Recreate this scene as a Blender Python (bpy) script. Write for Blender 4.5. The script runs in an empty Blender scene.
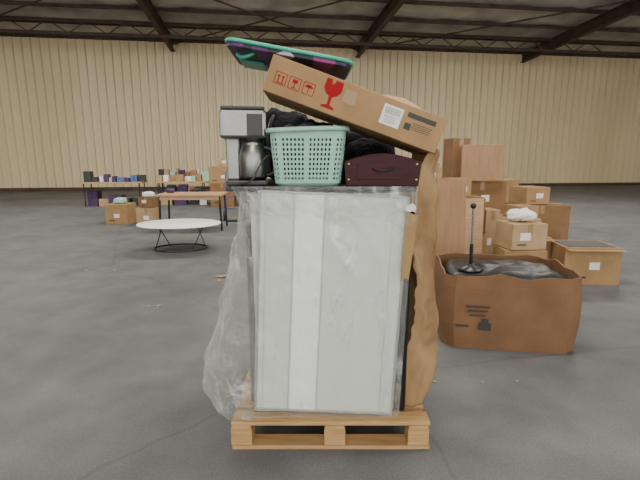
import bpy, bmesh, math, random
from mathutils import Vector, Matrix, noise
random.seed(7)
R=math.radians
COL=bpy.context.scene.collection

# ---------------------------------------------------------------- materials
def mat(name,c,rough=.6,metal=0,var=.12,scale=8,bump=.0,bscale=40,stretch=(1,1,1),c2=None,trans=0,spec=None,coat=0):
    m=bpy.data.materials.new(name); m.use_nodes=True
    nt=m.node_tree; N=nt.nodes; L=nt.links; b=N['Principled BSDF']
    b.inputs['Roughness'].default_value=rough; b.inputs['Metallic'].default_value=metal
    if coat: b.inputs['Coat Weight'].default_value=coat
    if spec is not None: b.inputs['Specular IOR Level'].default_value=spec
    tc=N.new('ShaderNodeTexCoord'); mp=N.new('ShaderNodeMapping'); mp.inputs['Scale'].default_value=stretch
    L.new(tc.outputs['Object'],mp.inputs[0])
    n=N.new('ShaderNodeTexNoise'); n.inputs['Scale'].default_value=scale; n.inputs['Detail'].default_value=6
    L.new(mp.outputs[0],n.inputs['Vector'])
    r=N.new('ShaderNodeValToRGB')
    r.color_ramp.elements[0].position=.3; r.color_ramp.elements[1].position=.7
    if c2 is None:
        a=[max(0,x*(1-var)) for x in c]; d=[min(1,x*(1+var)) for x in c]
    else: a=c; d=c2
    r.color_ramp.elements[0].color=(*a,1); r.color_ramp.elements[1].color=(*d,1)
    L.new(n.outputs['Fac'],r.inputs[0]); L.new(r.outputs[0],b.inputs['Base Color'])
    if bump:
        n2=N.new('ShaderNodeTexNoise'); n2.inputs['Scale'].default_value=bscale; n2.inputs['Detail'].default_value=5
        L.new(mp.outputs[0],n2.inputs['Vector'])
        bp=N.new('ShaderNodeBump'); bp.inputs['Strength'].default_value=bump; bp.inputs['Distance'].default_value=.02
        L.new(n2.outputs['Fac'],bp.inputs['Height']); L.new(bp.outputs[0],b.inputs['Normal'])
    return m

M_card=mat('cardboard',(.33,.205,.10),.8,var=.12,scale=6,bump=.15,bscale=15,spec=.2)
M_card2=mat('cardboard_dark',(.21,.118,.057),.8,var=.15,scale=5,bump=.2,bscale=12,spec=.2)
M_card3=mat('cardboard_pale',(.40,.275,.155),.8,var=.12,scale=5,bump=.1,spec=.2)
M_kraft=mat('kraft_card',(.21,.122,.056),.75,c2=(.37,.24,.12),scale=6,bump=.5,bscale=7,spec=.25,stretch=(1,1,.5))
M_gay=mat('bin_card',(.185,.100,.052),.8,var=.15,scale=4,bump=.15,spec=.2)
M_tape=mat('packing_tape',(.28,.175,.075),.3,var=.05)
M_white=mat('white_paper',(.72,.72,.68),.6,var=.04)
M_red=mat('red_ink',(.30,.012,.015),.7,var=.05,spec=.1)
M_black=mat('black_plastic',(.012,.012,.014),.35,var=.2)
M_ink_shade=mat('black_ink_and_shade',(.03,.028,.028),.6)
M_cloth=mat('black_fabric',(.009,.008,.011),.8,var=.5,scale=12,bump=.5,bscale=60,spec=.2)
M_purple=mat('purple_fabric',(.06,.03,.09),.8,var=.4,scale=20,bump=.4)
M_grey=mat('grey_fabric',(.14,.14,.15),.85,var=.3,scale=14,bump=.4)
M_steel=mat('brushed_steel',(.23,.23,.225),.34,1,var=.12,scale=20,stretch=(1,1,12))
M_chrome=mat('chrome',(.6,.6,.6),.15,1,var=.02)
M_teal=mat('teal_plastic',(.30,.50,.42),.45,var=.05,scale=5)
M_teal2=mat('teal_rim_plastic',(.03,.38,.25),.4,var=.08)
M_maho=mat('mahogany',(.024,.006,.009),.5,c2=(.056,.012,.015),scale=6,stretch=(1,4,14),spec=.2)
M_brass=mat('brass',(.6,.42,.15),.3,1)
M_pallet=mat('pallet_wood',(.36,.21,.085),.8,c2=(.52,.34,.16),scale=5,stretch=(1,10,14),bump=.2,bscale=20,spec=.2)
M_board=mat('white_board',(.60,.60,.56),.5,var=.04)
M_greyb=mat('grey_board',(.12,.11,.105),.6,var=.2)
M_pane=mat('frosted_pane',(.57,.62,.56),.24,c2=(.64,.69,.63),scale=1.6,coat=.2)
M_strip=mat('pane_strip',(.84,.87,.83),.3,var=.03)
M_frame=mat('pane_frame',(.34,.35,.33),.35,.3,var=.1)
M_desk=mat('desk_wood',(.34,.20,.10),.5,c2=(.48,.30,.16),scale=4,stretch=(2,14,14))
M_hard=mat('hardboard',(.25,.13,.062),.55,c2=(.32,.18,.088),scale=3,stretch=(8,8,1))
M_steelb=mat('rust_steel',(.075,.046,.034),.75,var=.35,scale=3)
M_tabw=mat('table_white',(.92,.92,.90),.3,var=.02)
M_blue=mat('blue_plastic',(.05,.12,.3),.5)
M_bag_shade=mat('bin_liner_and_shade',(.008,.008,.009),.42,var=.3,bump=.4,bscale=10,spec=.3)

def floor_mat():
    m=bpy.data.materials.new('concrete'); m.use_nodes=True
    nt=m.node_tree;N=nt.nodes;L=nt.links;b=N['Principled BSDF']
    tc=N.new('ShaderNodeTexCoord')
    n1=N.new('ShaderNodeTexNoise');n1.inputs['Scale'].default_value=.45;n1.inputs['Detail'].default_value=8;n1.inputs['Roughness'].default_value=.6
    n2=N.new('ShaderNodeTexNoise');n2.inputs['Scale'].default_value=90;n2.inputs['Detail'].default_value=6
    n3=N.new('ShaderNodeTexNoise');n3.inputs['Scale'].default_value=3;n3.inputs['Detail'].default_value=8
    for n in(n1,n2,n3):L.new(tc.outputs['Object'],n.inputs['Vector'])
    r=N.new('ShaderNodeValToRGB');e=r.color_ramp.elements
    e[0].position=.36;e[0].color=(.092,.093,.095,1);e[1].position=.64;e[1].color=(.138,.139,.140,1)
    L.new(n1.outputs['Fac'],r.inputs[0])
    mx=N.new('ShaderNodeMixRGB');mx.blend_type='OVERLAY';mx.inputs[0].default_value=.45
    L.new(r.outputs[0],mx.inputs[1]);L.new(n2.outputs['Fac'],mx.inputs[2])
    mx2=N.new('ShaderNodeMixRGB');mx2.blend_type='OVERLAY';mx2.inputs[0].default_value=.4
    L.new(mx.outputs[0],mx2.inputs[1]);L.new(n3.outputs['Fac'],mx2.inputs[2])
    v=N.new('ShaderNodeTexVoronoi');v.feature='DISTANCE_TO_EDGE';v.inputs['Scale'].default_value=.28
    nw=N.new('ShaderNodeMixRGB');nw.inputs[0].default_value=.12
    L.new(tc.outputs['Object'],nw.inputs[1]);L.new(n3.outputs['Color'],nw.inputs[2]);L.new(nw.outputs[0],v.inputs['Vector'])
    rr=N.new('ShaderNodeValToRGB');rr.color_ramp.elements[0].color=(.55,.55,.55,1);rr.color_ramp.elements[1].position=.0025
    L.new(v.outputs['Distance'],rr.inputs[0])
    mx3=N.new('ShaderNodeMixRGB');mx3.blend_type='MULTIPLY';mx3.inputs[0].default_value=.4
    L.new(mx2.outputs[0],mx3.inputs[1]);L.new(rr.outputs[0],mx3.inputs[2])
    L.new(mx3.outputs[0],b.inputs['Base Color']);b.inputs['Roughness'].default_value=.62;b.inputs['Specular IOR Level'].default_value=.3
    bp=N.new('ShaderNodeBump');bp.inputs['Strength'].default_value=.12;bp.inputs['Distance'].default_value=.01
    L.new(n2.outputs['Fac'],bp.inputs['Height']);L.new(bp.outputs[0],b.inputs['Normal'])
    return m
M_floor=floor_mat()
M_siding=mat('siding',(.64,.54,.34),.5,c2=(.73,.625,.41),scale=.5,stretch=(1,1,.3))
M_ins=mat('insulation',(.30,.285,.26),.45,c2=(.58,.56,.52),scale=1.2,bump=.8,bscale=3)

def film_mat(name='shrink_film',base=.12,gain=.55):
    m=bpy.data.materials.new(name); m.use_nodes=True
    nt=m.node_tree;N=nt.nodes;L=nt.links
    N.remove(N['Principled BSDF']);out=N['Material Output']
    tr=N.new('ShaderNodeBsdfTransparent');tr.inputs[0].default_value=(.98,.985,.98,1)
    df=N.new('ShaderNodeBsdfDiffuse');df.inputs[0].default_value=(.92,.93,.92,1)
    tl=N.new('ShaderNodeBsdfTranslucent');tl.inputs[0].default_value=(.90,.92,.91,1)
    gl=N.new('ShaderNodeBsdfGlossy');gl.inputs['Roughness'].default_value=.10
    m1=N.new('ShaderNodeMixShader');m1.inputs[0].default_value=.3
    L.new(df.outputs[0],m1.inputs[1]);L.new(tl.outputs[0],m1.inputs[2])
    m2=N.new('ShaderNodeMixShader');m2.inputs[0].default_value=.40
    L.new(m1.outputs[0],m2.inputs[1]);L.new(gl.outputs[0],m2.inputs[2])
    tc=N.new('ShaderNodeTexCoord');mp=N.new('ShaderNodeMapping')
    mp.inputs['Scale'].default_value=(5,5,1.3);mp.inputs['Rotation'].default_value=(0,.35,0)
    L.new(tc.outputs['Object'],mp.inputs[0])
    n=N.new('ShaderNodeTexNoise');n.inputs['Scale'].default_value=1.5;n.inputs['Detail'].default_value=9;n.inputs['Roughness'].default_value=.62;n.inputs['Distortion'].default_value=1.2
    L.new(mp.outputs[0],n.inputs['Vector'])
    rp=N.new('ShaderNodeValToRGB');rp.color_ramp.elements[0].position=.53;rp.color_ramp.elements[0].color=(0,0,0,1)
    rp.color_ramp.elements[1].position=.74
    L.new(n.outputs['Fac'],rp.inputs[0])
    lw=N.new('ShaderNodeLayerWeight');lw.inputs[0].default_value=.36
    bp=N.new('ShaderNodeBump');bp.inputs['Strength'].default_value=1;bp.inputs['Distance'].default_value=.03
    L.new(n.outputs['Fac'],bp.inputs['Height']);L.new(bp.outputs[0],lw.inputs['Normal']);L.new(bp.outputs[0],gl.inputs['Normal'])
    a=N.new('ShaderNodeMath');a.operation='MULTIPLY_ADD';a.inputs[1].default_value=gain;a.inputs[2].default_value=base
    L.new(rp.outputs[0],a.inputs[0])
    c=N.new('ShaderNodeMath');c.operation='MULTIPLY_ADD';c.inputs[1].default_value=.5;c.use_clamp=True
    L.new(lw.outputs['Facing'],c.inputs[0]);L.new(a.outputs[0],c.inputs[2])
    m3=N.new('ShaderNodeMixShader');L.new(c.outputs[0],m3.inputs[0])
    L.new(tr.outputs[0],m3.inputs[1]);L.new(m2.outputs[0],m3.inputs[2]);L.new(m3.outputs[0],out.inputs['Surface'])
    return m
M_film=film_mat(base=.07,gain=.6)

def zigzag_mat():
    m=bpy.data.materials.new('zigzag_print');m.use_nodes=True
    nt=m.node_tree;N=nt.nodes;L=nt.links;b=N['Principled BSDF']
    tc=N.new('ShaderNodeTexCoord');mp=N.new('ShaderNodeMapping');mp.inputs['Rotation'].default_value=(0,0,.9);mp.inputs['Scale'].default_value=(1,.35,1)
    L.new(tc.outputs['Object'],mp.inputs[0])
    w=N.new('ShaderNodeTexVoronoi');w.inputs['Scale'].default_value=13
    L.new(mp.outputs[0],w.inputs['Vector'])
    sp=N.new('ShaderNodeSeparateColor');L.new(w.outputs['Color'],sp.inputs[0])
    r=N.new('ShaderNodeValToRGB');r.color_ramp.interpolation='CONSTANT';e=r.color_ramp.elements
    e[0].color=(.012,.012,.03,1);e[1].position=.45;e[1].color=(.07,.02,.10,1)
    x=e.new(.65);x.color=(.012,.012,.02,1);x=e.new(.8);x.color=(.40,.38,.44,1);x=e.new(.9);x.color=(.22,.03,.16,1)
    L.new(sp.outputs[0],r.inputs[0]);L.new(r.outputs[0],b.inputs['Base Color']);b.inputs['Roughness'].default_value=.6
    return m
M_zig=zigzag_mat()

# ---------------------------------------------------------------- geometry helpers
def link(o,parent=None):
    COL.objects.link(o)
    if parent: o.parent=parent
    return o
def empty(name,loc=(0,0,0),rot=(0,0,0)):
    e=bpy.data.objects.new(name,None);e.location=loc;e.rotation_euler=rot;e.empty_display_size=.1
    return link(e)
def meshobj(name,verts,faces,mats,parent=None,smooth=False,midx=None,loc=(0,0,0),rot=(0,0,0)):
    me=bpy.data.meshes.new(name);me.from_pydata([tuple(v) for v in verts],[],faces)
    if not isinstance(mats,(list,tuple)):mats=[mats]
    for m in mats:me.materials.append(m)
    if midx:
        for p,i in zip(me.polygons,midx):p.material_index=i
    if smooth:
        for p in me.polygons:p.use_smooth=True
    me.update()
    o=bpy.data.objects.new(name,me);o.location=loc;o.rotation_euler=rot
    return link(o,parent)
def bev(o,w,s=2):
    b=o.modifiers.new('bevel','BEVEL');b.width=w;b.segments=s;b.limit_method='ANGLE';return o
BF=[(0,3,2,1),(4,5,6,7),(0,1,5,4),(1,2,6,5),(2,3,7,6),(3,0,4,7)]
def bv(c,s):
    x,y,z=c;a,b,d=s[0]/2,s[1]/2,s[2]/2
    return [(x-a,y-b,z-d),(x+a,y-b,z-d),(x+a,y+b,z-d),(x-a,y+b,z-d),(x-a,y-b,z+d),(x+a,y-b,z+d),(x+a,y+b,z+d),(x-a,y+b,z+d)]
def box(name,c,s,m,parent=None,rot=(0,0,0),bevel=0):
    o=meshobj(name,bv((0,0,0),s),BF,m,parent,loc=c,rot=rot)
    if bevel:bev(o,bevel)
    return o
def multibox(name,items,mats,parent=None,loc=(0,0,0),rot=(0,0,0),bevel=0):
    V=[];F=[];I=[]
    for it in items:
        c,s=it[0],it[1];k=it[2] if len(it)>2 else 0
        n=len(V);V+=bv(c,s);F+=[tuple(n+i for i in f) for f in BF];I+=[k]*6
    o=meshobj(name,V,F,mats,parent,midx=I,loc=loc,rot=rot)
    if bevel:bev(o,bevel)
    return o
def lathe(name,prof,m,parent=None,loc=(0,0,0),rot=(0,0,0),seg=32,sx=1,sy=1):
    V=[];F=[]
    for r,z in prof:
        for i in range(seg):
            a=2*math.pi*i/seg;V.append((r*math.cos(a)*sx,r*math.sin(a)*sy,z))
    for j in range(len(prof)-1):
        for i in range(seg):
            k=(i+1)%seg;F.append((j*seg+i,j*seg+k,(j+1)*seg+k,(j+1)*seg+i))
    F.append(tuple(range(seg))[::-1]);F.append(tuple((len(prof)-1)*seg+i for i in range(seg)))
    o=meshobj(name,V,F,m,parent,smooth=True,loc=loc,rot=rot)
    bev(o,.002,1);return o
def tube(name,pts,r,m,parent=None,cyc=False,smooth=True):
    cu=bpy.data.curves.new(name,'CURVE');cu.dimensions='3D';cu.bevel_depth=r;cu.bevel_resolution=3
    s=cu.splines.new('NURBS' if smooth and len(pts)>2 else 'POLY');s.points.add(len(pts)-1)
    for p,q in zip(s.points,pts):p.co=(*q,1)
    s.use_cyclic_u=cyc
    if s.type=='NURBS':s.order_u=3;s.use_endpoint_u=not cyc
    cu.materials.append(m)
    cu.use_fill_caps=True
    return link(bpy.data.objects.new(name,cu),parent)
def blob(name,c,s,m,parent=None,p=.55,amp=.06,fr=4,seed=0,seg=48,ring=28,rot=(0,0,0)):
    V=[];F=[]
    def sg(x,e):return math.copysign(abs(x)**e,x)
    for j in range(ring+1):
        t=-math.pi/2+math.pi*j/ring
        for i in range(seg):
            a=2*math.pi*i/seg
            v=Vector((sg(math.cos(t),p)*sg(math.cos(a),p),sg(math.cos(t),p)*sg(math.sin(a),p),sg(math.sin(t),p)))
            q=Vector((v.x*s[0]/2,v.y*s[1]/2,v.z*s[2]/2))
            d=noise.fractal(q*fr*3+Vector((seed,0,0)),1,2,4)*amp
            nn=v.normalized() if v.length else v
            w=q+nn*d
            w.z=max(w.z,-s[2]/2)
            V.append(w)
    for j in range(ring):
        for i in range(seg):
            k=(i+1)%seg;F.append((j*seg+i,j*seg+k,(j+1)*seg+k,(j+1)*seg+i))
    return meshobj(name,V,F,m,parent,smooth=True,loc=c,rot=rot)
def extr(name,poly,d,m,parent=None,loc=(0,0,0),rot=(0,0,0),bevel=0):
    n=len(poly);V=[(x,0,z) for x,z in poly]+[(x,d,z) for x,z in poly]
    F=[tuple(range(n)),tuple(range(2*n-1,n-1,-1))]+[(i,i+n,(i+1)%n+n,(i+1)%n) for i in range(n)]
    o=meshobj(name,V,F,m,parent,loc=loc,rot=rot)
    if bevel:bev(o,bevel)
    return o

# ---------------------------------------------------------------- building (rotated 8 deg)
A=R(8);RZ=(0,0,A)
def W(a,b,z=0):return Vector((a*math.cos(A)-b*math.sin(A),a*math.sin(A)+b*math.cos(A),z))
X0,X1,B0,B1=-22,22,-12,21.0
EH=6.55;SL=.055
def cz(b):return EH+(B1-b)*SL
meshobj('floor',[(X0,B0,0),(X1,B0,0),(X1,B1,0),(X0,B1,0)],[(0,1,2,3)],M_floor,rot=RZ)
def siding(name,a0,a1,h,place,pitch=.36):
    V=[];F=[];n=int((a1-a0)/pitch);k=0;pr=[(0,0),(.20,0),(.230,.10),(.325,.10)]
    for i in range(n):
        for dx,dy in pr:
            x=a0+i*pitch+dx
            V.append(place(x,dy,0));V.append(place(x,dy,h));k+=1
    for i in range(k-1):F.append((2*i,2*i+2,2*i+3,2*i+1))
    return meshobj(name,V,F,M_siding,rot=RZ)
siding('wall_back',X0,X1,EH,lambda x,d,z:(x,B1-d,z))
siding('wall_left',B0,B1,EH+.4,lambda x,d,z:(X0+d,x,z))
siding('wall_right',B0,B1,EH+.4,lambda x,d,z:(X1-d,x,z))
multibox('baseboard_back',[((0,B1-.15,.08),(X1-X0,.05,.16))],[M_steelb],rot=RZ)
V=[];F=[];nx,nb=110,100
for j in range(nb+1):
    b=B0+(B1-B0)*j/nb
    for i in range(nx+1):
        a=X0+(X1-X0)*i/nx
        sag=-.10*abs(math.sin(math.pi*(B1-b)/1.5))
        V.append((a,b,cz(b)+.14+sag+.05*noise.noise(Vector((a,b*1.4,0)))))
for j in range(nb):
    for i in range(nx):
        k=j*(nx+1)+i;F.append((k,k+nx+1,k+nx+2,k+1))
meshobj('ceiling',V,F,M_ins,smooth=True,rot=RZ)
st=empty('roof_steel_frame',rot=RZ)
def ibeam(name,p0,p1,h,w,parent):
    p0=Vector(p0);p1=Vector(p1);d=(p1-p0);L=d.length
    o=multibox(name,[((0,0,0),(.02,L,h)),((0,0,h/2),(w,L,.03)),((0,0,-h/2),(w,L,.03))],[M_steelb],parent)
    o.location=(p0+p1)/2;o.rotation_euler=d.to_track_quat('Y','Z').to_euler();return o
for i,a in enumerate([-12.6,-3.6,4.7,13]):
    ibeam('rafter_%d'%i,(a,B0,cz(B0)-.36),(a,B1-.1,cz(B1)-.26),.42,.2,st)
b=B1-.2;i=0
while b>B0:
    ibeam('purlin_%d'%i,(X0,b,cz(b)-.0),(X1,b,cz(b)-.0),.15,.08,st);b-=1.7;i+=1
box('eave_strut',(0,B1-.15,EH-.02),(X1-X0,.14,.14),M_steelb,st)
b=18.6;zt=cz(b)-.12;zb=zt-.45
ibeam('jack_truss_top',(X0,b,zt),(X1,b,zt),.08,.1,st);ibeam('jack_truss_bottom',(X0,b,zb),(X1,b,zb),.07,.09,st)
x=-14;k=0
while x<15:
    tube('truss_web_%d'%k,[(x,b,zb),(x+.7,b,zt)],.022,M_steelb,st);tube('truss_web_b%d'%k,[(x+.7,b,zt),(x+1.4,b,zb)],.022,M_steelb,st);x+=1.4;k+=1
for i,(a0,b0,a1,b1) in enumerate([(-3.6,20.8,4.7,14),(4.7,20.8,-3.6,14),(4.7,20.8,13,14),(-12.6,20.8,-3.6,14)]):
    tube('brace_rod_%d'%i,[(a0,b0,cz(b0)-.2),(a1,b1,cz(b1)-.2)],.03,M_steelb,st)

# ---------------------------------------------------------------- pallet
pal=empty('wooden_pallet',(.057,2.0,0))
w=1.03;D=1.15
it=[]
for i in range(8):
    it.append(((random.uniform(-.004,.004),.05+i*(D-.1)/7,.147),(w,.098,.02)))
for x in(-w/2+.05,0.02,w/2-.06):
    it.append(((x,D/2,.126),(.1,D,.02)))
    for y in(.05,D/2,D-.05):it.append(((x,y,.069),(.11 if x else .12,.1,.094)))
for y in(.05,D/2,D-.05):it.append(((0,y,.011),(w,.1,.022)))
multibox('deck_and_blocks',it,[M_pallet],pal,bevel=.003)

ZP=.158
# ---------------------------------------------------------------- glass panel (front)
gp=empty('glass_panel',(.018,2.06,ZP+.020),(0,R(2.5),0))
GW,GH=.705,1.148
box('pane',(0,.014,GH/2),(GW,.022,GH),M_pane,gp,bevel=.002)
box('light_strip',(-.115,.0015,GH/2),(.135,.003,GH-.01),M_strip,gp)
multibox('edge_frame',[((-GW/2-.006,.012,GH/2),(.014,.03,GH+.01)),((GW/2+.005,.012,GH/2),(.012,.03,GH+.01)),((0,.012,GH),(GW,.03,.012)),((0,.012,0.004),(GW,.03,.012))],[M_frame],gp,bevel=.002)
multibox('reveal_lines',[((-.19,.002,GH/2),(.003,.002,GH-.02)),((-.04,.002,GH/2),(.003,.002,GH-.02)),((.29,.002,GH/2),(.002,.002,GH-.02)),((-.325,.002,GH/2),(.002,.002,GH-.02))],[M_frame],gp)
sb=empty('stacked_boards',(.02,2.1,ZP))
y=.0
for i,(wd,h,off,m) in enumerate([(.72,1.17,0.0,M_board),(.76,1.0,-.02,M_greyb),(.74,1.175,0,M_board),(.76,1.12,.0,M_card2),(.77,1.17,.0,M_board),(.76,1.15,-.01,M_greyb),(.76,1.175,.01,M_board),(.76,1.16,0,M_card)]):
    t=.08;box('board_%d'%i,(off,y+t/2,h/2),(wd,t,h),m,sb,bevel=.003);y+=t+.012
multibox('left_batten',[((-.385,.06,.48),(.02,.03,.9)),((-.365,.0,.45),(.016,.02,.80))],[M_greyb],sb)
ZT=1.365
box('dark_tabletop',(.002,2.06+.46,ZT-.014),(.905,.92,.022),M_black,bevel=.004)
ZT=ZT-.003

# ---------------------------------------------------------------- kraft cardboard on right
tab=[(.16,.385,.565),(.3,.41,.60),(.42,.44,.625),(.52,.465,.632),(.66,.485,.62),(.85,.485,.592),(1.0,.468,.580),(1.2,.450,.577),(1.33,.472,.577),(1.42,.485,.576),(1.50,.51,.574),(1.54,.53,.567)]
ZK=1.54
def interp(z,k):
    for a,b in zip(tab,tab[1:]):
        if a[0]<=z<=b[0]:
            t=(z-a[0])/(b[0]-a[0]);return a[k]*(1-t)+b[k]*t
    return tab[-1][k]
V=[];F=[];nz=110;ns=40
for j in range(nz+1):
    z=.16+(ZK-.16)*j/nz
    xl=interp(z,1)+.020*noise.fractal(Vector((z*11,3,0)),1,2,4);xr=interp(z,2)+.010*noise.noise(Vector((z*8,9,0)))
    for i in range(ns+1):
        s=i/ns
        if s<.45:
            t=s/.45;x=xl+(xr-xl)*t;yy=2.115+.035*t*t+.018*abs(math.sin(t*4+z*2.5))
        else:
            t=(s-.45)/.55;x=xr-.03*t*t+.01*math.sin(t*5);yy=2.15+.018*abs(math.sin(4+z*2.5))+.75*t
            if z>1.3: yy=2.15+.018*abs(math.sin(4+z*2.5))+.75*t*(1-.6*(z-1.3)/.3)
        q=Vector((x*7,yy*4,z*3.5))
        n=(abs(noise.noise(q))*2+noise.fractal(q*2,1,2,3)*.6)*.022
        if z<.25:n*=(z-.16)/.09
        V.append((x+n*.5,yy-n,z))
for j in range(nz):
    for i in range(ns):
        k=j*(ns+1)+i;F.append((k,k+1,k+ns+2,k+ns+1))
kr=meshobj('kraft_cardboard_sheet',V,F,M_kraft,smooth=True)
s=kr.modifiers.new('s','SOLIDIFY');s.thickness=.005
extr('cardboard_corner_strip',[(0,0),(.02,.02),(.035,.01),(.05,.2),(.058,.33),(.03,.35),(.0,.34),(-.004,.15)],.006,M_card,loc=(.398,2.03,.90),rot=(0,R(2),0))
extr('torn_paper_scrap',[(0,0),(.04,-.02),(.045,.02),(.03,.035),(-.005,.02)],.003,M_white,loc=(.41,2.03,1.25))
box('dark_gap_block',(.432,2.14,ZP+.45),(.055,.08,.9),M_bag_shade,bevel=.015)  # black block stands in for the shade in the gap beside the kraft

# ---------------------------------------------------------------- plastic film
wrap=empty('plastic_shrink_wrap')
def film(name,path,z0,z1,nz,ns,fn,m=M_film):
    L=[0]
    for a,b in zip(path,path[1:]):L.append(L[-1]+math.dist(a,b))
    V=[];F=[]
    for j in range(nz+1):
        h=j/nz;z=z0+(z1-z0)*h
        for i in range(ns+1):
            d=L[-1]*i/ns;k=0
            while k<len(L)-2 and d>L[k+1]:k+=1
            t=(d-L[k])/(L[k+1]-L[k]);x=path[k][0]*(1-t)+path[k+1][0]*t;y=path[k][1]*(1-t)+path[k+1][1]*t
            V.append(fn(x,y,z,d/L[-1],h))
    for j in range(nz):
        for i in range(ns):
            k=j*(ns+1)+i;F.append((k,k+1,k+ns+2,k+ns+1))
    return meshobj(name,V,F,m,wrap,smooth=True)
def fn(x,y,z,s,h):
    if z>.34: p=max(0,(1.22-z)/.88)**1.1*.225
    else: p=.225-.10*((.34-z)/.18)
    wl=max(0,min(1,(-.22-x)/.16))
    x2=x-p*wl*(1+.14*noise.noise(Vector((z*7,s*9,1))))
    if x>.2: x2-=.035*(1-h)*min(1,(x-.2)/.15)
    q=Vector((x*3.5+z*1.2,y*4,z*2.2))
    r=noise.fractal(q*2,1,2,4)
    amp=.016+.03*wl
    fold=math.sin((x*18+z*7)+3*r)*.5
    out=abs(r)*amp+max(0,fold)*amp*.4
    y2=y-out-.03*wl*(1-h)
    return (x2-out*.5*wl,y2,z)
fp=[(-.30,2.75),(-.385,2.35),(-.39,2.12),(-.36,2.05),(-.30,2.034),(.0,2.032),(.30,2.032),(.42,2.04),(.455,2.07)]
film('side_film',fp,.165,1.34,110,190,fn)
def fn2(x,y,z,s,h):
    zz=z+.06*(1-h)*noise.noise(Vector((x*9,1,2)))+(-.06*s*(1-h))
    if h<1: zz+=0
    r=noise.fractal(Vector((x*9+zz*5,y*6,zz*9)),1,2,4)
    xx=x+(.07*(1-h) if x<-.35 else 0)
    return (xx,y-.006-abs(r)*.030*(1-.5*h),zz)
film('top_film',[(-.42,2.3),(-.42,2.04),(-.1,2.03),(.2,2.03),(.46,2.04),(.465,2.09)],1.25,1.366,24,150,fn2)

# ---------------------------------------------------------------- coffee maker
cm=empty('coffee_maker',(-.385,2.24,ZT),(0,0,R(8)))
box('base',(.01,-.0,.0125),(.20,.22,.025),M_black,cm,bevel=.006)
box('column',(.0,.07,.16),(.17,.09,.29),M_black,cm,bevel=.01)
box('column_cladding',(-.055,.02,.15),(.07,.1,.26),M_steel,cm,bevel=.012)
box('brew_head',(.0,-.01,.295),(.225,.2,.135),M_steel,cm,bevel=.014)
box('head_lid',(.0,-.01,.37),(.21,.19,.018),M_black,cm,bevel=.006)
box('control_panel',(.055,-.112,.29),(.075,.008,.105),M_black,cm,bevel=.003)
lathe('filter_cone',[(.05,0),(.06,.03)],M_black,cm,(.045,-.03,.205))
lathe('carafe',[(.058,0),(.070,.015),(.072,.10),(.064,.15),(.052,.172),(.054,.184)],M_steel,cm,(.045,-.035,.026))
lathe('carafe_lid',[(.054,0),(.045,.012)],M_black,cm,(.045,-.035,.210))
tube('carafe_handle',[(.10,-.06,.185),(.15,-.075,.18),(.158,-.075,.10),(.14,-.07,.05),(.11,-.06,.05)],.010,M_black,cm)
tube('power_cord',[(.08,.10,.05),(.15,-.02,.02),(.155,-.09,.12),(.125,-.13,.16),(.07,-.14,.1),(.04,-.15,.015),(-.03,-.14,.008)],.004,M_black,cm)

# ---------------------------------------------------------------- laundry basket
lb=empty('laundry_basket',(-.068,2.33,ZT),(0,0,R(3)))
def rr(wx,wy,r,n):
    hx,hy=wx/2-r,wy/2-r
    P=[];c=[(hx,-hy,-90),(hx,hy,0),(-hx,hy,90),(-hx,-hy,180)]
    for cx,cy,a0 in c:
        for k in range(9):
            a=R(a0+90*k/8);P.append((cx+r*math.cos(a),cy+r*math.sin(a)))
    P.append(P[0]);L=[0]
    for a,b in zip(P,P[1:]):L.append(L[-1]+math.dist(a,b))
    o=[]
    for i in range(n):
        d=L[-1]*i/n;k=0
        while d>L[k+1]:k+=1
        t=(d-L[k])/(L[k+1]-L[k]);o.append((P[k][0]*(1-t)+P[k+1][0]*t,P[k][1]*(1-t)+P[k+1][1]*t))
    return o
NP=168;H=.268;zs=[0,.012,.03]
zz=.03
for i in range(9):zz+=.0125;zs.append(zz);zz+=.0105;zs.append(zz)
zs[-1]=.24;zs.append(H)
V=[];F=[]
for z in zs:
    f=z/H;wx=.325+.050*f;wy=.41+.06*f
    if z==0:wx-=.02;wy-=.02
    V+=[(x,y,z) for x,y in rr(wx,wy,.045,NP)]
for j in range(len(zs)-1):
    for i in range(NP):
        if 2<=j<=19 and (j%2==0) and i%2==0 and i%14!=12:continue
        k=(i+1)%NP;F.append((j*NP+i,j*NP+k,(j+1)*NP+k,(j+1)*NP+i))
F.append(tuple(range(NP))[::-1])
o=meshobj('basket_shell',V,F,M_teal,lb)
s=o.modifiers.new('s','SOLIDIFY');s.thickness=.003
pr=[(0,0),(.015,.0),(.019,.012),(.012,.022),(-.002,.022)]
V=[];F=[];n=96
for dx,dz in pr:
    V+=[(x,y,H-.012+dz+.006*math.cos(2*math.pi*i/n*2)) for i,(x,y) in enumerate(rr(.375+2*dx,.47+2*dx,.05+dx,n))]
m=len(pr)
for j in range(m):
    for i in range(n):
        a=j*n;b=((j+1)%m)*n;k=(i+1)%n;F.append((a+i,a+k,b+k,b+i))
meshobj('basket_rim',V,F,M_teal,lb,smooth=True)
ct=empty('clothes_pile',(-.068,2.33,ZT+.1),(0,0,R(3)))
blob('dark_garment',(0,0,.02),(.30,.37,.17),M_cloth,ct,amp=.015,seed=3)
blob('purple_garment',(-.06,-.06,.14),(.2,.2,.13),M_purple,ct,p=.8,amp=.03,seed=8)
blob('black_garment',(.05,.0,.15),(.22,.3,.13),M_cloth,ct,p=.8,amp=.03,seed=12)
blob('grey_garment',(.02,-.13,.13),(.16,.1,.1),M_grey,ct,p=.9,amp=.025,seed=21)

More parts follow.
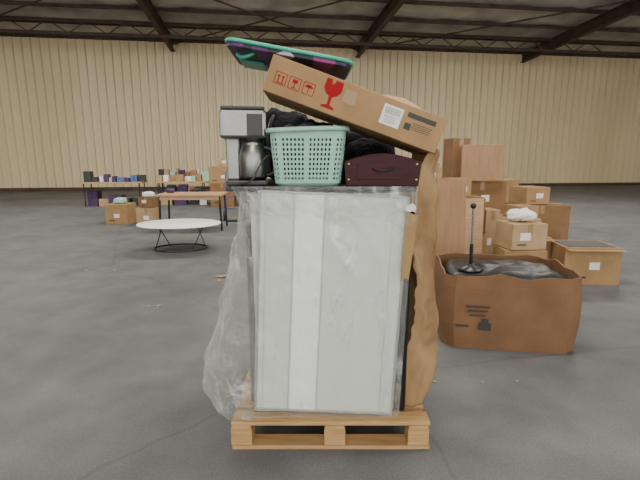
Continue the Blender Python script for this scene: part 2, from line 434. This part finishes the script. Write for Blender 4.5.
# ---------------------------------------------------------------- mahogany crate
wc=empty('wooden_crate',(.305,2.12,ZT),(0,0,R(-2)))
WX=.375;WD=.34
def archpoly(sh=0):
    P=[(-WX/2+.012,0),(WX/2-.012,0),(WX/2,.110)]
    for k in range(13):
        t=k/12;P.append((WX/2-.01-(WX-.02)*t,.120+.036*math.sin(math.pi*t)))
    P.append((-WX/2,.110));return P
for nm,yy in(('front_panel',0),('back_panel',WD-.012)):
    extr(nm,archpoly(),.012,M_maho,wc,loc=(0,yy,0),bevel=.002)
for nm,xx in(('left_side',-WX/2+.014),('right_side',WX/2-.014)):
    box(nm,(xx,WD/2,.055),(.012,WD-.026,.11),M_maho,wc,bevel=.002)
box('bottom_board',(0,WD/2,.006),(WX-.03,WD-.026,.01),M_maho,wc)
extr('front_trim',[(-.12,.03),(.12,.03),(.13,.045),(.12,.1),(.06,.118),(-.06,.118),(-.12,.1),(-.13,.045)],.004,M_maho,wc,loc=(0,-.004,0),bevel=.0015)
tube('handle',[(-.05,-.006,.085),(-.035,-.022,.075),(.035,-.022,.075),(.05,-.006,.085)],.004,M_black,wc)
for i,x in enumerate((-.165,.165)):
    for j,z in enumerate((.03,.105)):
        lathe('rivet_%d%d'%(i,j),[(.007,0),(.005,.004)],M_brass,wc,(x,-.0,z),(R(90),0,0),seg=12)

# ---------------------------------------------------------------- black bags behind
bg=empty('black_duffel_bag',(.22,2.85,ZT))
blob('bag_body',(0,0,.15),(.5,.40,.30),M_cloth,bg,amp=.03,seed=30)
tube('bag_strap',[(-.18,-.2,.2),(-.12,-.22,.30),(.1,-.22,.30),(.16,-.2,.18)],.01,M_black,bg)
bk=empty('black_backpack',(-.22,2.80,ZT),(0,0,R(10)))
blob('pack_body',(0,0,.21),(.32,.26,.42),M_cloth,bk,amp=.03,seed=44)
tube('pack_strap',[(-.08,-.12,.38),(-.12,-.18,.3),(-.11,-.18,.15),(-.1,-.13,.05)],.012,M_black,bk)
blob('folded_black_coat',(.27,2.54,ZT+.12),(.26,.12,.24),M_cloth,None,amp=.015,seed=52)

# ---------------------------------------------------------------- long tilted carton
LN,HT,DP=.85,.164,.40
cb=empty('long_cardboard_box',(.166,2.05,1.735),(0,R(19.5),R(1.5)))
box('carton',(0,DP/2,0),(LN,DP,HT),M_card,cb,bevel=.004)
def xp(u):return -LN/2+u*LN
yf=-.0012
multibox('tape',[((xp(.455),yf,.02),(.06,.001,.06)),((0,DP/2,HT/2+.0006),(LN,.05,.001)),((LN/2+.0006,DP/2,0),(.001,.05,HT))],[M_tape],cb)
multibox('white_label',[((xp(.70),yf,.008),(.095,.001,.09))],[M_white],cb)
lab=[]
for k in range(16):lab.append(((xp(.66)+k*.0045,yf-.0009,.028),(.0012+.0012*(k%3==0),.0006,.03)))
for k in range(4):lab.append(((xp(.695),yf-.0009,.003-k*.009),(.06-.008*(k%2),.0006,.0022)))
lab.append(((xp(.865),yf,.042),(.14,.0008,.022)))
for k in range(4):lab.append(((xp(.88),yf,.012-k*.009),(.10-.015*(k%2),.0008,.0025)))
lab.append(((xp(.80),yf,-.01),(.03,.0008,.03)))
multibox('printed_text',lab,[M_ink_shade],cb)
sq=[]
for k in range(3):
    cx=xp(.075+k*.078);cz_=-.008;S=.052
    for dx,dz,sx,sz in((0,S/2,S,.003),(0,-S/2,S,.003),(S/2,0,.003,S),(-S/2,0,.003,S)):
        sq.append(((cx+dx,yf,cz_+dz),(sx,.0008,sz)))
    if k==0:
        for q in(-.010,.010):sq.append(((cx+q,yf,cz_-.002),(.005,.0008,.028)));sq.append(((cx+q,yf,cz_+.011),(.012,.0008,.006)))
        sq.append(((cx,yf,cz_-.019),(.036,.0008,.004)))
    elif k==1:
        sq.append(((cx,yf,cz_+.010),(.024,.0008,.016)));sq.append(((cx,yf,cz_-.006),(.005,.0008,.022)));sq.append(((cx,yf,cz_-.018),(.022,.0008,.004)))
    else:
        sq.append(((cx,yf,cz_+.008),(.036,.0008,.007)));sq.append(((cx,yf,cz_+.014),(.022,.0008,.007)));sq.append(((cx,yf,cz_-.006),(.004,.0008,.026)))
multibox('handling_icons',sq,[M_red],cb)
P=[(-.03,.055),(-.012,.055),(-.006,.035),(.004,.05),(.0,.055),(.03,.055),(.032,.02),(.022,.002),(.006,-.008),(.005,-.038),(.024,-.045),(.024,-.052),(-.024,-.052),(-.024,-.045),(-.005,-.038),(-.006,-.008),(-.022,.002),(-.032,.02)]
P=[(x*1.3,z*1.2) for x,z in P]
extr('fragile_glass_icon',P,.0008,M_red,cb,loc=(xp(.355),yf-.0004,.003))
meshobj('open_flap',[(.10,.02,HT/2+.002),(.30,.02,HT/2+.002),(.28,.10,HT/2+.03),(.22,.13,HT/2+.045),(.13,.11,HT/2+.03)],[(0,1,2,3,4)],M_card3,cb)

# ---------------------------------------------------------------- bodyboard on very top
bb=empty('bodyboard',(-.15,2.33,1.970),(0,R(9.5),R(2)))
def slab(name,wx,wy,r,z0,z1,m,parent,n=72):
    o=rr(wx,wy,r,n);V=[(x,y,z0) for x,y in o]+[(x,y,z1) for x,y in o]
    F=[tuple(range(n))[::-1],tuple(range(n,2*n))]+[(i,(i+1)%n,(i+1)%n+n,i+n) for i in range(n)]
    return bev(meshobj(name,V,F,m,parent),.004)
slab('core',.585,.46,.05,-.014,.014,M_zig,bb)
tube('rim',[(x,y,.012) for x,y in rr(.597,.47,.055,60)],.009,M_teal2,bb,cyc=True)
slab('top_skin',.57,.45,.05,.012,.022,M_teal,bb)
tube('carry_handle',[(-.25,-.10,-.008),(-.255,-.13,-.035),(-.20,-.15,-.04),(-.17,-.15,-.012)],.009,M_teal2,bb)
box('handle_plate',(-.20,.12,-.019),(.13,.20,.008),M_teal2,bb,bevel=.003)

# ---------------------------------------------------------------- generic cartons
def carton(x,y,z0,w,d,h,rz=0,m=None,label=True,open_=False):
    m=m or random.choice([M_card,M_card2,M_card3])
    it=[((0,0,h/2),(w,d,h),0),((0,0,h+.0008),(w,.06,.0015),1),((0,-d/2-.0008,h-.06*1),(.06,.0015,.12),1),
        ((0,0,h+.0005),(.004,d,.001),1)]
    if label:
        it.append(((w*random.uniform(-.25,.25),-d/2-.001,h*random.uniform(.4,.6)),(min(.12,w*.3),.002,min(.09,h*.3)),2))
        it.append(((-w*.22,-d/2-.001,h*.2),(w*.25,.002,h*.05),3))
    if open_:
        for s in(-1,1):
            it.append(((0,s*(d/2+.05),h-.02),(w,.10,.005),0))
        it.append(((0,0,h+.003),(w*.85,d*.8,.004),3))  # black sheet on top paints the shaded hollow of an open carton
    return multibox('cardboard_box',it,[m,M_tape,M_white,M_ink_shade],loc=(x,y,z0),rot=(0,0,R(rz)),bevel=.004)

# ---------------------------------------------------------------- open box with bin liner at right
gw,gd,ch,gh=1.02,.80,.09,.60
gy=empty('open_cardboard_bin',(1.55,3.56,0),(0,0,R(-9)))
oct_=[(-gw/2+ch,-gd/2),(gw/2-ch,-gd/2),(gw/2,-gd/2+ch),(gw/2,gd/2-ch),(gw/2-ch,gd/2),(-gw/2+ch,gd/2),(-gw/2,gd/2-ch),(-gw/2,-gd/2+ch)]
V=[];F=[]
lv=[0,.1,.2,.3,.4,.5,gh]
for z in lv:
    for i in range(64):
        k=i//8;t=(i%8)/8;a=oct_[k];b=oct_[(k+1)%8]
        x=a[0]*(1-t)+b[0]*t;yv=a[1]*(1-t)+b[1]*t
        bu=1+.03*math.sin(z/gh*math.pi)+.02*noise.noise(Vector((x*4,yv*4,z*5)))
        V.append((x*bu,yv*bu,z+(0 if z<gh else .03*noise.noise(Vector((x*5,yv*5,0))))))
for j in range(len(lv)-1):
    for i in range(64):
        k=(i+1)%64;F.append((j*64+i,j*64+k,(j+1)*64+k,(j+1)*64+i))
F.append(tuple(range(64))[::-1])
o=meshobj('bin_wall',V,F,M_gay,gy);s=o.modifiers.new('s','SOLIDIFY');s.thickness=.012
blob('black_liner_contents',(0,0,.46),(.94,.72,.28),M_bag_shade,gy,amp=.035,fr=2,seed=70)
it=[]
for k in range(3):it.append(((-.26,-gd/2-.030,.36-k*.035),(.18-.03*k,.002,.012)))
it+=[((-.20,-gd/2-.030,.20),(.09,.002,.06)),((-.20,-gd/2-.030,.25),(.05,.002,.03)),((-.37,-gd/2-.03,.20),(.10,.002,.015))]
multibox('printed_mark',it,[M_ink_shade],gy)
st2=empty('chrome_pole_stand',(1.25,3.46,.585),(R(2),R(-2),0))
lathe('round_base',[(.09,0),(.10,.01),(.03,.03),(.02,.05)],M_black,st2)
tube('pole',[(0,0,.03),(0,0,.52)],.009,M_chrome,st2)
tube('pole_sleeve',[(0,0,.04),(0,0,.22)],.015,M_black,st2)
lathe('top_knob',[(.01,0),(.022,.01),(.024,.03),(.012,.045)],M_black,st2,(0,0,.51))

# ---------------------------------------------------------------- right background pile
def panel(name,x,y,w,h,t,rz,lean,m):
    return box(name,(x,y,h/2*math.cos(R(lean))+.01),(w,t,h),m,rot=(R(-lean),0,R(rz)),bevel=.004)
panel('hardboard_panel',1.46,4.75,.34,1.26,.03,6,5,M_hard)
panel('plywood_sheet',1.80,4.98,.22,1.02,.03,-4,5,M_desk)
carton(1.75,5.5,0,.6,.5,.55,4);carton(1.80,5.5,.56,.5,.45,.45,-6,M_card2);carton(1.72,5.5,1.02,.28,.3,.22,8)
carton(2.16,5.5,.0,.18,.3,.85,3,M_card3)
carton(2.6,5.55,0,.6,.5,.5,10,None,True,True);carton(2.55,5.55,.52,.5,.4,.22,-12,M_card3);carton(2.6,5.55,.75,.3,.3,.14,16)
carton(3.25,5.2,0,.65,.5,.45,-4,None,True,True)
carton(2.3,6.4,0,.8,.6,.7,0);carton(2.3,6.4,.71,.7,.5,.45,3,M_card2)
box('wooden_headboard',(2.26,6.08,1.42),(.60,.05,.50),M_hard,rot=(R(-4),0,R(3)),bevel=.01)
carton(2.0,6.45,1.165,.26,.3,.60,10,M_card2,False)
carton(3.3,6.6,0,.8,.6,.8,-5,M_card2);carton(3.2,6.6,.81,.4,.4,.25,14)
carton(1.75,7.4,0,.5,.5,1.0,0);carton(1.75,7.4,1.01,.4,.4,.4,8)
blob('white_bundle',(2.26,4.78,.86),(.30,.22,.13),M_white,None,p=.8,amp=.03,seed=81)
carton(2.25,4.75,0,.45,.4,.50,-5);carton(2.25,4.75,.51,.4,.35,.28,7,M_card3)

# ---------------------------------------------------------------- oval coffee table
tb=empty('oval_coffee_table',(-2.33,7.05,0),(0,0,R(4)))
lathe('top',[(.955,0),(1.0,.012),(.985,.026)],M_tabw,tb,(0,0,.405),seg=64,sx=.68,sy=.52)
def ell(rx,ry,z,n=28):return [(rx*math.cos(2*math.pi*i/n),ry*math.sin(2*math.pi*i/n),z) for i in range(n)]
tube('floor_ring',ell(.44,.32,.012),.012,M_black,tb,cyc=True)
tube('upper_ring',ell(.46,.31,.395),.008,M_black,tb,cyc=True)
for i in range(4):
    a=2*math.pi*i/4+.6;b=a+.5
    tube('rod_%d'%i,[(.44*math.cos(a),.32*math.sin(a),.012),(.46*math.cos(b),.31*math.sin(b),.395)],.008,M_black,tb)

# ---------------------------------------------------------------- wooden desk
dk=empty('wooden_desk',(-2.68,9.1,0),(0,0,R(3)))
box('top',(0,0,.735),(1.34,.75,.04),M_desk,dk,bevel=.006)
multibox('apron',[((0,-.33,.68),(1.2,.02,.07)),((0,.33,.68),(1.2,.02,.07))],[M_desk],dk)
for i,(x,yv) in enumerate(((-.6,-.32),(.6,-.32),(-.6,.32),(.6,.32))):
    s_=1 if x>0 else -1
    tube('leg_%d'%i,[(x,yv,.715),(x+.03*s_,yv,.0)],.022,M_black,dk,smooth=False)
tube('stretcher',[(-.62,-.32,.15),(-.62,.32,.15)],.012,M_black,dk,smooth=False)
blob('purple_bundle',(-3.19,9.2,.80),(.16,.18,.09),M_purple,None,amp=.01)

for (x,yv,z0,w_,d_,h_,rz) in [(-3.85,9.6,0,.42,.4,.40,6),(-3.82,9.6,.41,.34,.3,.22,-8),(-4.6,9.9,0,.5,.5,.45,0),
    (-3.0,13.4,0,.7,.6,.7,4),(-3.05,13.4,.71,.6,.5,.5,-6),(-2.9,13.4,1.22,.4,.4,.25,-6),(-2.15,13.6,0,.6,.6,.75,-3),(-2.15,13.6,.76,.5,.5,.35,6)]:
    carton(x,yv,z0,w_,d_,h_,rz)
blob('teal_bundle',(-4.6,9.9,.52),(.25,.25,.13),M_teal,None,amp=.02,seed=5)
blob('white_bundle',(-3.82,9.6,.69),(.25,.22,.1),M_white,None,amp=.02,seed=6)
ht=empty('hand_truck',(-2.05,10.3,0),(R(-8),0,R(15)))
tube('frame',[(-.2,0,.05),(-.2,0,1.1),(-.12,0,1.22),(.12,0,1.22),(.2,0,1.1),(.2,0,.05)],.018,M_blue,ht)
for i,z in enumerate((.3,.6,.9)):tube('crossbar_%d'%i,[(-.2,0,z),(.2,0,z)],.012,M_blue,ht)
box('toe_plate',(0,-.12,.02),(.42,.26,.012),M_blue,ht)
for i,x in enumerate((-.25,.25)):lathe('wheel_%d'%i,[(.11,-.025),(.12,0),(.11,.025)],M_black,ht,(x,.06,.12),(0,R(90),0))
mixm=[M_white,M_purple,M_blue,M_card3,M_card,M_black,M_teal]
for i,(x,yv) in enumerate(((-6.4,13.5),(-4.3,13.9),(-5.4,17.0),(6.5,17.5))):
    ft=empty('folding_table',(x,yv,0),RZ)
    box('top',(0,0,.73),(1.8,.75,.04),M_desk,ft,bevel=.005)
    for j,(lx,ly) in enumerate(((-.8,-.3),(.8,-.3),(-.8,.3),(.8,.3))):tube('leg_%d'%j,[(lx,ly,.72),(lx,ly,0)],.018,M_black,ft,smooth=False)
    g=[]
    xx=-.85
    while xx<.75:
        w_=random.uniform(.06,.24);h_=random.uniform(.06,.34)
        g.append(((xx+w_/2,random.uniform(-.15,.15),.75+h_/2+.001),(w_,.25,h_),random.randrange(7)));xx+=w_+random.uniform(.0,.04)
    xx=-.8
    while xx<.6:
        w_=random.uniform(.2,.4);h_=random.uniform(.2,.5)
        g.append(((xx+w_/2,random.uniform(-.1,.1),h_/2+.001),(w_,.4,h_),random.choice([3,4,5,0,1])));xx+=w_+random.uniform(.02,.1)
    multibox('small_goods',g,mixm,ft,bevel=.004)
for (x,yv,z0,w_,d_,h_) in [(4.9,12,0,.9,.8,.9),(3.7,12.8,0,.9,.8,1.2)]:
    carton(x,yv,z0,w_,d_,h_,random.uniform(-8,8))

V=[];F=[]
for cx,cy,n_,s_ in((-1.05,5.2,5,.10),(-1.6,4.2,3,.04),(.95,2.7,2,.02),(-1.5,6.0,5,.04),(1.3,2.6,2,.02),(-1.0,7.5,5,.06),(-3,5.5,4,.05)):
    for k in range(n_):
        x=cx+random.uniform(-.25,.25);yv=cy+random.uniform(-.12,.12);a=random.uniform(0,3);s1=s_*random.uniform(.4,1)
        b0=len(V)
        for q in range(4):
            t=a+q*math.pi/2;V.append((x+s1*math.cos(t)*(1 if q%2 else .5),yv+s1*math.sin(t)*(1 if q%2 else .5),.004+.02*random.random()*s1/.1))
        F.append((b0,b0+1,b0+2,b0+3))
meshobj('paper_scraps',V,F,M_card3)

# ---------------------------------------------------------------- light
wd=bpy.data.worlds.new('world');bpy.context.scene.world=wd;wd.use_nodes=True
wd.node_tree.nodes['Background'].inputs[0].default_value=(1,.975,.93,1);wd.node_tree.nodes['Background'].inputs[1].default_value=3.4
def area(name,loc,rot,sx,sy,e,c=(1,.95,.86)):
    l=bpy.data.lights.new(name,'AREA');l.shape='RECTANGLE';l.size=sx;l.size_y=sy;l.energy=e;l.color=c
    o=bpy.data.objects.new(name,l);o.location=loc;o.rotation_euler=rot;link(o)
for i,(a,b) in enumerate(((-7,3),(1,3),(9,3),(-7,11),(1,11),(9,11),(-1,-4))):
    p=W(a,b,cz(b)-.75);area('added_ceiling_lamp',p,(0,0,A),3.5,1.2,500 if b>5 else 360)  # unseen area lamps added under the ceiling for soft light; no skylight openings
# ---------------------------------------------------------------- camera
cd=bpy.data.cameras.new('camera');cd.lens=24.19;cd.sensor_width=36;cd.clip_end=200
co=bpy.data.objects.new('camera',cd);co.location=(0,0,1.5);co.rotation_euler=(R(90-10.9),0,0);link(co)
bpy.context.scene.camera=co
